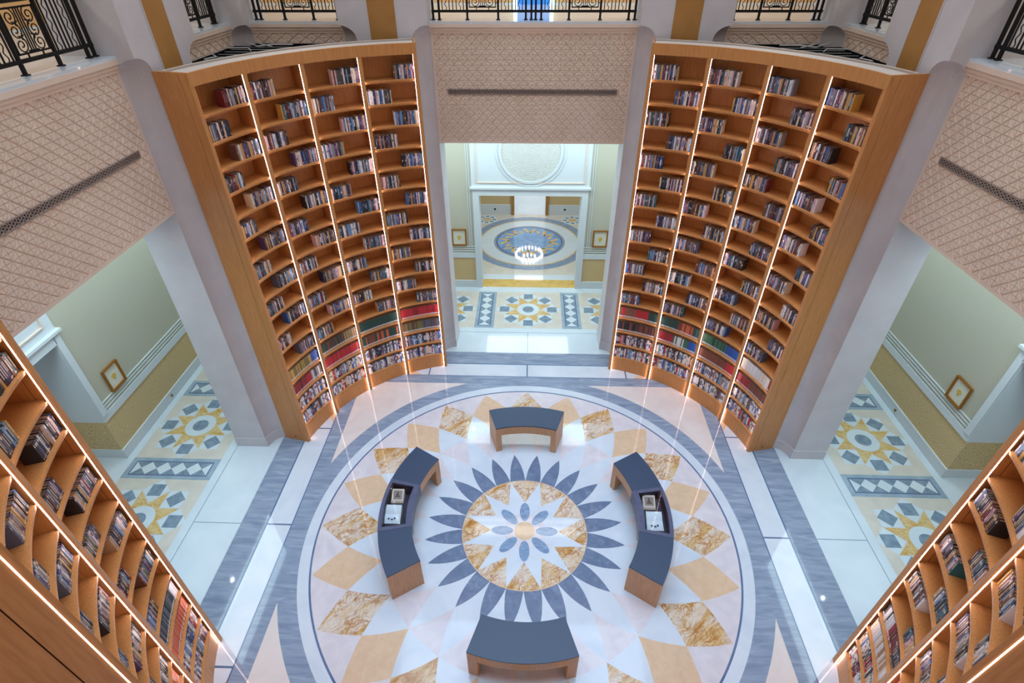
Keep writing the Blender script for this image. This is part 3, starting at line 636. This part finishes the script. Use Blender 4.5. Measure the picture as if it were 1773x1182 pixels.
FULL = {  # bookcase, bay counted from its visible/inner end, row from bottom -> list of (share, palette)
 ('left', 0, 3): [(1, ['red', 'red', 'crimson'])], ('left', 1, 3): [(1, ['bottle'])], ('left', 2, 3): [(.3, ['olive', 'tan']), (1, ['chestnut', 'bottle', 'brown'])], ('left', 3, 3): [(.18, ['royal']), (1, ['olive', 'mustard'])],
 ('left', 0, 2): [(.45, ['slate', 'brown']), (1, ['olive', 'brown'])], ('left', 1, 2): [(.5, ['bottle', 'orange']), (1, ['chestnut', 'orange', 'bottle'])], ('left', 2, 2): [(1, ['crimson', 'red', 'red'])], ('left', 3, 2): [(.3, ['grey', 'white', 'brown']), (.5, ['red']), (1, ['crimson', 'maroon'])],
 ('right', 0, 3): [(.5, ['red', 'red', 'green']), (.75, ['red']), (1, ['bottle'])], ('right', 1, 3): [(.4, ['bottle']), (.8, ['chestnut', 'orange']), (1, ['bottle', 'teal'])], ('right', 2, 3): [(.6, ['bottle', 'green']), (1, ['royal'])], ('right', 3, 3): [(.85, ['white', 'cream']), (1, ['maroon'])],
 ('right', 0, 2): [(1, ['black', 'chestnut'])], ('right', 1, 2): [(.35, ['crimson']), (.75, ['white', 'green']), (1, ['royal'])], ('right', 2, 2): [(.7, ['chestnut']), (1, ['red'])], ('right', 3, 2): [(.35, ['crimson']), (1, ['chestnut', 'brown'])],
 ('near left', 0, 3): [(.12, ['white']), (1, ['black', 'bottle', 'slate'])], ('near left', 0, 2): [(1, ['orange'])], ('near left', 1, 3): [(1, ['slate', 'white', 'black'])], ('near left', 1, 2): [(1, ['orange'])],
 ('near right', 0, 3): [(.15, ['black', 'white']), (.3, ['white']), (.62, ['crimson', 'maroon']), (1, ['navy', 'black'])], ('near right', 0, 2): [(1, ['cream', 'white', 'tan'])], ('near right', 1, 3): [(1, ['red', 'rose', 'white'])], ('near right', 1, 2): [(1, ['cream', 'white'])]}
Rinv = _R.transposed()
def project(p):
    q = Rinv @ (Vector(p) - Vector((CX, CY, CZ))); return 886.5 + FPX * q.x / -q.z, 591 - FPX * q.y / -q.z, -q.z
books = []      # dict per book
for psi, nm in cases:
    inner_sign = {'right': 1, 'left': -1, 'near left': -1, 'near right': 1}[nm]      # which local end (sign of angle) is bay 0
    for bay in range(4):
        for k in range(17):
            full = k < 4
            seg0, seg1 = .034 / RC, HA / 2 - .034 / RC
            if bay == 0: seg0 = .062 / RC
            if bay == 3: seg1 = HA / 2 - .062 / RC
            L_ = (seg1 - seg0) * (RC + .06)
            if full: lo, hi = 0, L_
            else:
                at0 = (k % 2 == 0)
                if nm.startswith('near'): at0 = (k % 2 == 1)
                if nm == 'left' and bay == 2: at0 = not at0
                ln = L_ * random.uniform(.44, .52); lo, hi = (0, ln) if at0 else (L_ - ln, L_)
            x = lo; idx = 0; row = []
            spec = FULL.get((nm, bay, k))
            while True:
                if full and spec: th = random.uniform(.024, .03) if not (nm.startswith('near')) else .026; hh = .232 + random.uniform(-.004, .004); dd = .165
                elif full: th = random.uniform(.02, .04); hh = random.uniform(.205, .26); dd = random.uniform(.15, .18)
                else: th = random.uniform(.015, .030); hh = random.uniform(.198, .216); dd = random.uniform(.135, .15)
                if x + th > hi: break
                sh = (x - lo) / (hi - lo)
                if spec:
                    pal = next(p_ for s_, p_ in spec if sh < s_ or s_ == 1)
                else: pal = LIT if full else MIX
                row.append((x, th, hh, dd, random.choice(pal))); x += th + .0008
            for idx, (x, th, hh, dd, cname) in enumerate(row):
                ang = inner_sign * (HA - seg0 - (x + th / 2) / (RC + .06))
                if bay: ang = inner_sign * (HA - bay * HA / 2 - seg0 - (x + th / 2) / (RC + .06))
                rad = RC + .062 + random.uniform(0, .008)
                lx, ly = EC + rad * math.cos(ang), rad * math.sin(ang)
                px, py = lx * math.cos(psi) - ly * math.sin(psi), lx * math.sin(psi) + ly * math.cos(psi)
                near0 = (x - lo) <= (hi - lo) / 2 if full else (lo == 0)
                books.append(dict(case=nm, bay=bay, k=k, i=idx, n=len(row), side0=(lo == 0 and not full), full=full, p=(px, py, Z0 + k * PCH), a=psi + ang, t=th, h=hh, d=dd, c=cname))
# the 300 that show largest: near bookcases, inside the frame, not behind the near end panel
def azim(x, y): return math.atan2(y - CY, x - CX)
cand = []
for b_ in books:
    if not b_['case'].startswith('near'): continue
    u, v_, dz = project((b_['p'][0], b_['p'][1], b_['p'][2] + b_['h'] * .5))
    if not (4 < u < 1769 and 4 < v_ < 1178): continue
    ex, ey = 1.8, -4.144
    az = azim(abs(b_['p'][0]) , b_['p'][1]); lim = azim(ex, ey)
    if az < lim + .004: continue
    b_['score'] = b_['h'] * b_['t'] / dz ** 2 * 1e4; cand.append(b_)
cand.sort(key=lambda b_: -b_['score']); chosen = cand[:300]
for b_ in chosen: b_['own'] = True
# shared meshes: one cover per colour and spine layout, one page block
def cover_mesh(cname, style):
    mb = MB(); ts = .09
    mb.box(0, 1, -.5, -.5 + ts, 0, 1, 0); mb.box(0, 1, .5 - ts, .5, 0, 1, 0); mb.box(0, .05, -.5 + ts, .5 - ts, 0, 1, 0)
    if style == 0: mb.box(-.004, 0, -.3, .3, .74, .88, 1); mb.box(-.004, 0, -.3, .3, .08, .12, 1)
    elif style == 1: mb.box(-.004, 0, -.14, .14, .25, .82, 1)
    elif style == 2: mb.box(-.004, 0, -.4, .4, .06, .14, 1); mb.box(-.004, 0, -.12, .12, .4, .85, 1)
    me_o = mb.build('book_cover', ['book_' + cname, 'book_' + {'white': 'slate', 'cream': 'brown', 'rose': 'white', 'pink': 'purple', 'grey': 'white'}.get(cname, 'cream')], scale=False)
    me = me_o.data; bpy.data.objects.remove(me_o); return me
covers = {}
mb = MB(); mb.box(.05, .96, -.41, .41, .02, .975); _o = mb.build('book_pages', 'book_pages', scale=False); pages_me = _o.data; bpy.data.objects.remove(_o)
def ordinal(n_): return '%d%s' % (n_, 'th' if 10 <= n_ % 100 <= 20 else {1: 'st', 2: 'nd', 3: 'rd'}.get(n_ % 10, 'th'))
CN = dict(navy='navy', black='black', white='white', blue='blue', sky='pale blue', slate='slate grey', grey='grey', brown='brown', rose='dusty rose', cream='cream', purple='purple', teal='teal', maroon='maroon', tan='tan', mustard='mustard', red='red', crimson='crimson', bottle='bottle green', olive='olive', orange='orange', chestnut='chestnut', royal='royal blue', green='green', pink='pale pink')
for b_ in chosen:
    st = random.randrange(3); key = (b_['c'], st)
    if key not in covers: covers[key] = cover_mesh(*key)
    o = bpy.data.objects.new('book', covers[key]); col.objects.link(o)
    o.location = Vector(b_['p']) * S; o.rotation_euler = (0, 0, b_['a']); o.scale = (b_['d'] * S, b_['t'] * S, b_['h'] * S)
    g = bpy.data.objects.new('pages', pages_me); col.objects.link(g); g.parent = o
    side_ = 'bottom left' if b_['case'] == 'near left' else 'bottom right'
    tag(o, '%s book, %s from the far post, %s shelf up, %s column, %s bookcase' % (CN[b_['c']], ordinal(b_['i'] + 1), ordinal(b_['k'] + 1), ('far', 'second', 'third', 'near')[b_['bay']], side_), 'book', 'books on the %s bookcase' % side_)
# everything else on the shelves as one object
pal_names = list(PAL); mi_of = {k: i for i, k in enumerate(pal_names)}; PG = len(pal_names)
mb = MB()
for b_ in books:
    if b_.get('own'): continue
    c_, s_ = math.cos(b_['a']), math.sin(b_['a']); x0, y0, z0 = b_['p']; d, t_, h = b_['d'], b_['t'] / 2, b_['h']
    P = lambda x, y, z: (x0 + x * c_ - y * s_, y0 + x * s_ + y * c_, z0 + z)
    m0 = mi_of[b_['c']]; ins = t_ * .8
    mb.face([P(0, -t_, 0), P(0, -t_, h), P(0, t_, h), P(0, t_, 0)], m0)
    mb.face([P(0, -t_, 0), P(d, -t_, 0), P(d, -t_, h), P(0, -t_, h)], m0); mb.face([P(0, t_, 0), P(0, t_, h), P(d, t_, h), P(d, t_, 0)], m0)
    mb.face([P(d, -t_, 0), P(d, t_, 0), P(d, t_, h), P(d, -t_, h)], PG)
    mb.face([P(0, -t_, h), P(d, -t_, h), P(d, -ins, h), P(0, -ins, h)], m0); mb.face([P(0, ins, h), P(d, ins, h), P(d, t_, h), P(0, t_, h)], m0)
    mb.face([P(.006, -ins, h - .004), P(d, -ins, h - .004), P(d, ins, h - .004), P(.006, ins, h - .004)], PG); mb.face([P(0, -ins, h), P(.006, -ins, h), P(.006, ins, h), P(0, ins, h)], m0)
    m1 = mi_of[random.choice(['cream', 'white', 'rose', 'grey', 'sky', 'tan'])] if b_['c'] not in ('white', 'cream', 'rose', 'pink') else mi_of[random.choice(['slate', 'blue', 'maroon', 'brown'])]
    za, zb = random.choice([(.62, .85), (.3, .8), (.08, .2), (.45, .6)])
    if b_['full'] and (b_['case'], b_['bay'], b_['k']) in FULL: za, zb = .05, .2; m1 = mi_of['white']
    lw = t_ * (.75 if b_['full'] else random.choice([.2, .25, .6])); mb.face([P(-.0006, -lw, h * za), P(-.0006, -lw, h * zb), P(-.0006, lw, h * zb), P(-.0006, lw, h * za)], m1)
rest = mb.build('shelved_books', ['book_' + k for k in pal_names] + ['book_pages'])
tag(rest, 'many small upright books filling the shelves of the tall curved bookcases', 'books', None, 'stuff')

# ------------------------------------------------------------------ BENCHES AND DISPLAY CASES
HB = .62; R0, R1 = 1.75, 2.25
def bench(psi, half, label, group, vit=0):
    c0 = (R0 + R1) / 2; r = empty('display_bench' if vit else 'curved_bench', (c0 * math.cos(psi), c0 * math.sin(psi), 0), psi); tag(r, label, 'bench', group)
    org = (c0, 0, 0)
    def put(mb, name, mats, par=r): return mb.build(name, mats, par, org)
    n_ = int(math.degrees(half) / 2) * 2
    spans = [(-half, half)] if not vit else [(-half, -vit), (vit, half)]
    for a, b_ in spans:
        q = MB(); q.arc(0, 0, R0, R1, a, b_, HB - .022, HB, n_); put(q, 'padded_top', 'navy_leather')
    for sg in (-1, 1):
        q = MB(); q.arc(0, 0, R0 + .002, R1 - .002, *sorted((sg * half, sg * (half - .035))), 0, HB - .022, 2); put(q, 'end_panel', 'bench_wood')
        if True:
            for rr in ((R0 + .002, R0 + .07), (R1 - .07, R1 - .002)):
                q = MB(); q.arc(0, 0, *rr, *sorted((sg * (half - .035), sg * (half - .06))), 0, HB - .2, 1); put(q, 'leg', 'bench_wood')
    for rr in ((R0 + .002, R0 + .03), (R1 - .03, R1 - .002)):
        if vit:
            for a, b_ in ((-half + .035, -vit), (vit, half - .035)):
                q = MB(); q.arc(0, 0, *rr, a, b_, HB - .2, HB - .022, n_); put(q, 'apron', 'bench_wood')
        else:
            q = MB(); q.arc(0, 0, *rr, -half + .035, half - .035, HB - .2, HB - .022, n_); put(q, 'apron', 'bench_wood')
    q = MB(); q.arc(0, 0, R0 + .03, R1 - .03, -half + .035, half - .035, HB - .2, HB - .19, n_) if not vit else None
    if vit:
        q = MB(); vi = vit - .03; ri, ro = R0 + .085, R1 - .05
        # case: walls, rim and floor
        q.arc(0, 0, R0 - .004, ri, -vit, vit, .385, HB + .004, 10, 0); q.arc(0, 0, ro, R1 + .004, -vit, vit, .385, HB + .004, 10, 0)
        for sg in (-1, 1): q.arc(0, 0, ri, ro, *sorted((sg * vit, sg * vi)), .385, HB + .004, 2, 0)
        q.arc(0, 0, ri, ro, -vi, vi, .385, .40, 10, 1)
        cs = put(q, 'display_case', ['vitrine_metal', 'vitrine_dark'])
        q = MB(); q.arc(0, 0, ri + .002, ro - .002, -vi + .002, vi - .002, .401, .405, 10, 0)
        for sg in (-1, 1): q.arc(0, 0, ri, ro, *sorted((sg * vi, sg * (vi - .004))), .405, HB - .01, 2, 0)
        q.arc(0, 0, ri, ri + .004, -vi, vi, .405, HB - .01, 10, 0); q.arc(0, 0, ro - .004, ro, -vi, vi, .405, HB - .01, 10, 0); put(q, 'lining', 'vitrine_dark', cs)
        q = MB(); q.arc(0, 0, ri, ro, -vi, vi, HB - .008, HB - .004, 10); put(q, 'glass_pane', 'clear_glass', cs)
    else: put(q, 'underside', 'bench_wood')
    return r
R_ = math.radians
bench(pi / 2, R_(18.2), 'short curved bench with navy top at the back of the medallion', 'short curved benches')
bench(-pi / 2, R_(18.2), 'short curved bench with navy top at the bottom of the picture', 'short curved benches')
bench(pi, R_(32.2), 'long curved navy bench with a display case, left of the medallion', 'long benches with display cases', R_(12.6))
bench(0, R_(32.2), 'long curved navy bench with a display case, right of the medallion', 'long benches with display cases', R_(12.0))
# exhibits: each case holds a picture on a small stand and an open book on a cradle
def exhibits(cx, txt, bx):
    zf = .4055
    r = empty('picture_stand', (cx, .25, zf)); tag(r, 'small framed drawing on a stand inside the %s display case' % txt, 'exhibit', 'framed drawings in display cases')
    q = MB(); q.hexa([(-.1, -.09, 0), (.1, -.09, 0), (.1, .1, 0), (-.1, .1, 0)], [(-.1, -.09, .035), (.1, -.09, .035), (.1, .1, .13), (-.1, .1, .13)]); q.build('stand', 'paper', r)
    q = MB(); q.hexa([(-.095, -.075, .05), (.095, -.075, .05), (.095, .1, .137), (-.095, .1, .137)], [(-.095, -.078, .058), (.095, -.078, .058), (.095, .095, .149), (-.095, .095, .149)]); f_ = q.build('frame', 'paper', r)
    q = MB()
    P = lambda x, v_: (x, -.076 + .171 * v_, .0600 + .0905 * v_)
    q.face([P(-.07, .14), P(.07, .14), P(.07, .86), P(-.07, .86)], 0); q.face([(x, y, z + .0012) for x, y, z in (P(-.045, .3), P(.045, .3), P(.02, .5), P(.006, .78), P(-.006, .78), P(-.025, .5))], 1)
    q.build('drawing', ['photo_print', 'book_brown'], f_)
    r = empty('open_book', (cx + bx, -.07, zf)); tag(r, 'open book with white pages on a cradle inside the %s display case' % txt, 'book', 'open books in display cases')
    q = MB(); q.hexa([(-.13, -.15, 0), (.13, -.15, 0), (.12, .13, 0), (-.12, .13, 0)], [(-.13, -.15, .02), (.13, -.15, .02), (.12, .13, .12), (-.12, .13, .12)]); q.build('cradle', 'mat_board', r)
    q = MB()
    for i in range(10):
        y0, y1 = -.145 + .027 * i, -.145 + .027 * (i + 1); zz = lambda y: .026 + (y + .15) * .357 + .012 * abs(math.sin((y + .15) / .28 * pi * 2)) 
        q.face([(-.122, y0, zz(y0)), (.122, y0, zz(y0)), (.122, y1, zz(y1)), (-.122, y1, zz(y1))], 0)
    q.box(-.124, .124, -.15, -.14, .0205, .03, 0)
    for (x, y) in ((-.05, -.09), (.0, -.1), (.04, -.085)):
        z = .031 + (y + .15) * .357 + .012; q.box(x - .015, x + .012, y - .01, y + .012, z, z + .006, 1)
    q.build('pages', ['white_plaster', 'book_navy'], r)
exhibits(-2.06, 'left', -.01); exhibits(1.98, 'right', .03)

# ------------------------------------------------------------------ BLACK SLATTED FRAMES behind the two far bookcases
for mir, txt in ((-1, 'left'), (1, 'right')):
    c0 = (mir * 4.1, 4.1, 6.27); r = empty('black_truss', c0); tag(r, 'black slatted metal frame tied with pale cables behind the %s bookcase top' % txt, 'frame', 'black frames behind the bookcases')
    def clear(x, y): return math.hypot(x - EC / 2 ** .5, y - EC / 2 ** .5) > 3.66
    fm = MB()
    fm.box(4.80, 4.86, 3.12, 4.6, 6.23, 6.31); fm.box(3.12, 4.6, 4.80, 4.86, 6.23, 6.31); fm.box(4.56, 4.86, 4.56, 4.60, 6.23, 6.31); fm.box(4.56, 4.60, 4.60, 4.86, 6.23, 6.31)
    fm.map(lambda p: (mir * p[0], p[1], p[2])); fm.build('edge_beam', 'black_paint', r, c0)
    y = 3.2
    while y < 4.62:
        xe = 4.79 if y < 4.5 else 4.60; lo_ = 3.13 if y > 4.5 else .5
        x = xe
        while x > lo_ and clear(x, y) and clear(x, y + .19): x -= .02
        x += .02
        if x < xe - .08:
            q = MB(); q.box(x, xe, y, y + .2, 6.25, 6.30); q.map(lambda p: (mir * p[0], p[1], p[2])); sl_ = q.build('slat', 'black_paint', r, c0)
            q = MB(); q.tube([(x, y, 6.301), (xe, y, 6.301)], .0035, 4); q.map(lambda p: (mir * p[0], p[1], p[2])); q.build('cable', 'cable', sl_, c0)
        y += .225
    for pth in ([(4.75, 4.7, 6.36), (4.4, 4.45, 6.33), (4.2, 4.55, 6.34), (3.9, 4.62, 6.33)], [(4.8, 4.2, 6.34), (4.5, 4.3, 6.33), (4.35, 4.05, 6.33)], [(4.8, 3.7, 6.34), (4.62, 3.5, 6.33), (4.7, 3.3, 6.33)], [(4.6, 4.78, 6.34), (4.15, 4.4, 6.33)]):
        q = MB(); q.tube([(mir * a, b_, c_) for a, b_, c_ in pth], .010, 5); q.build('tie_cable', 'cable', r, c0)
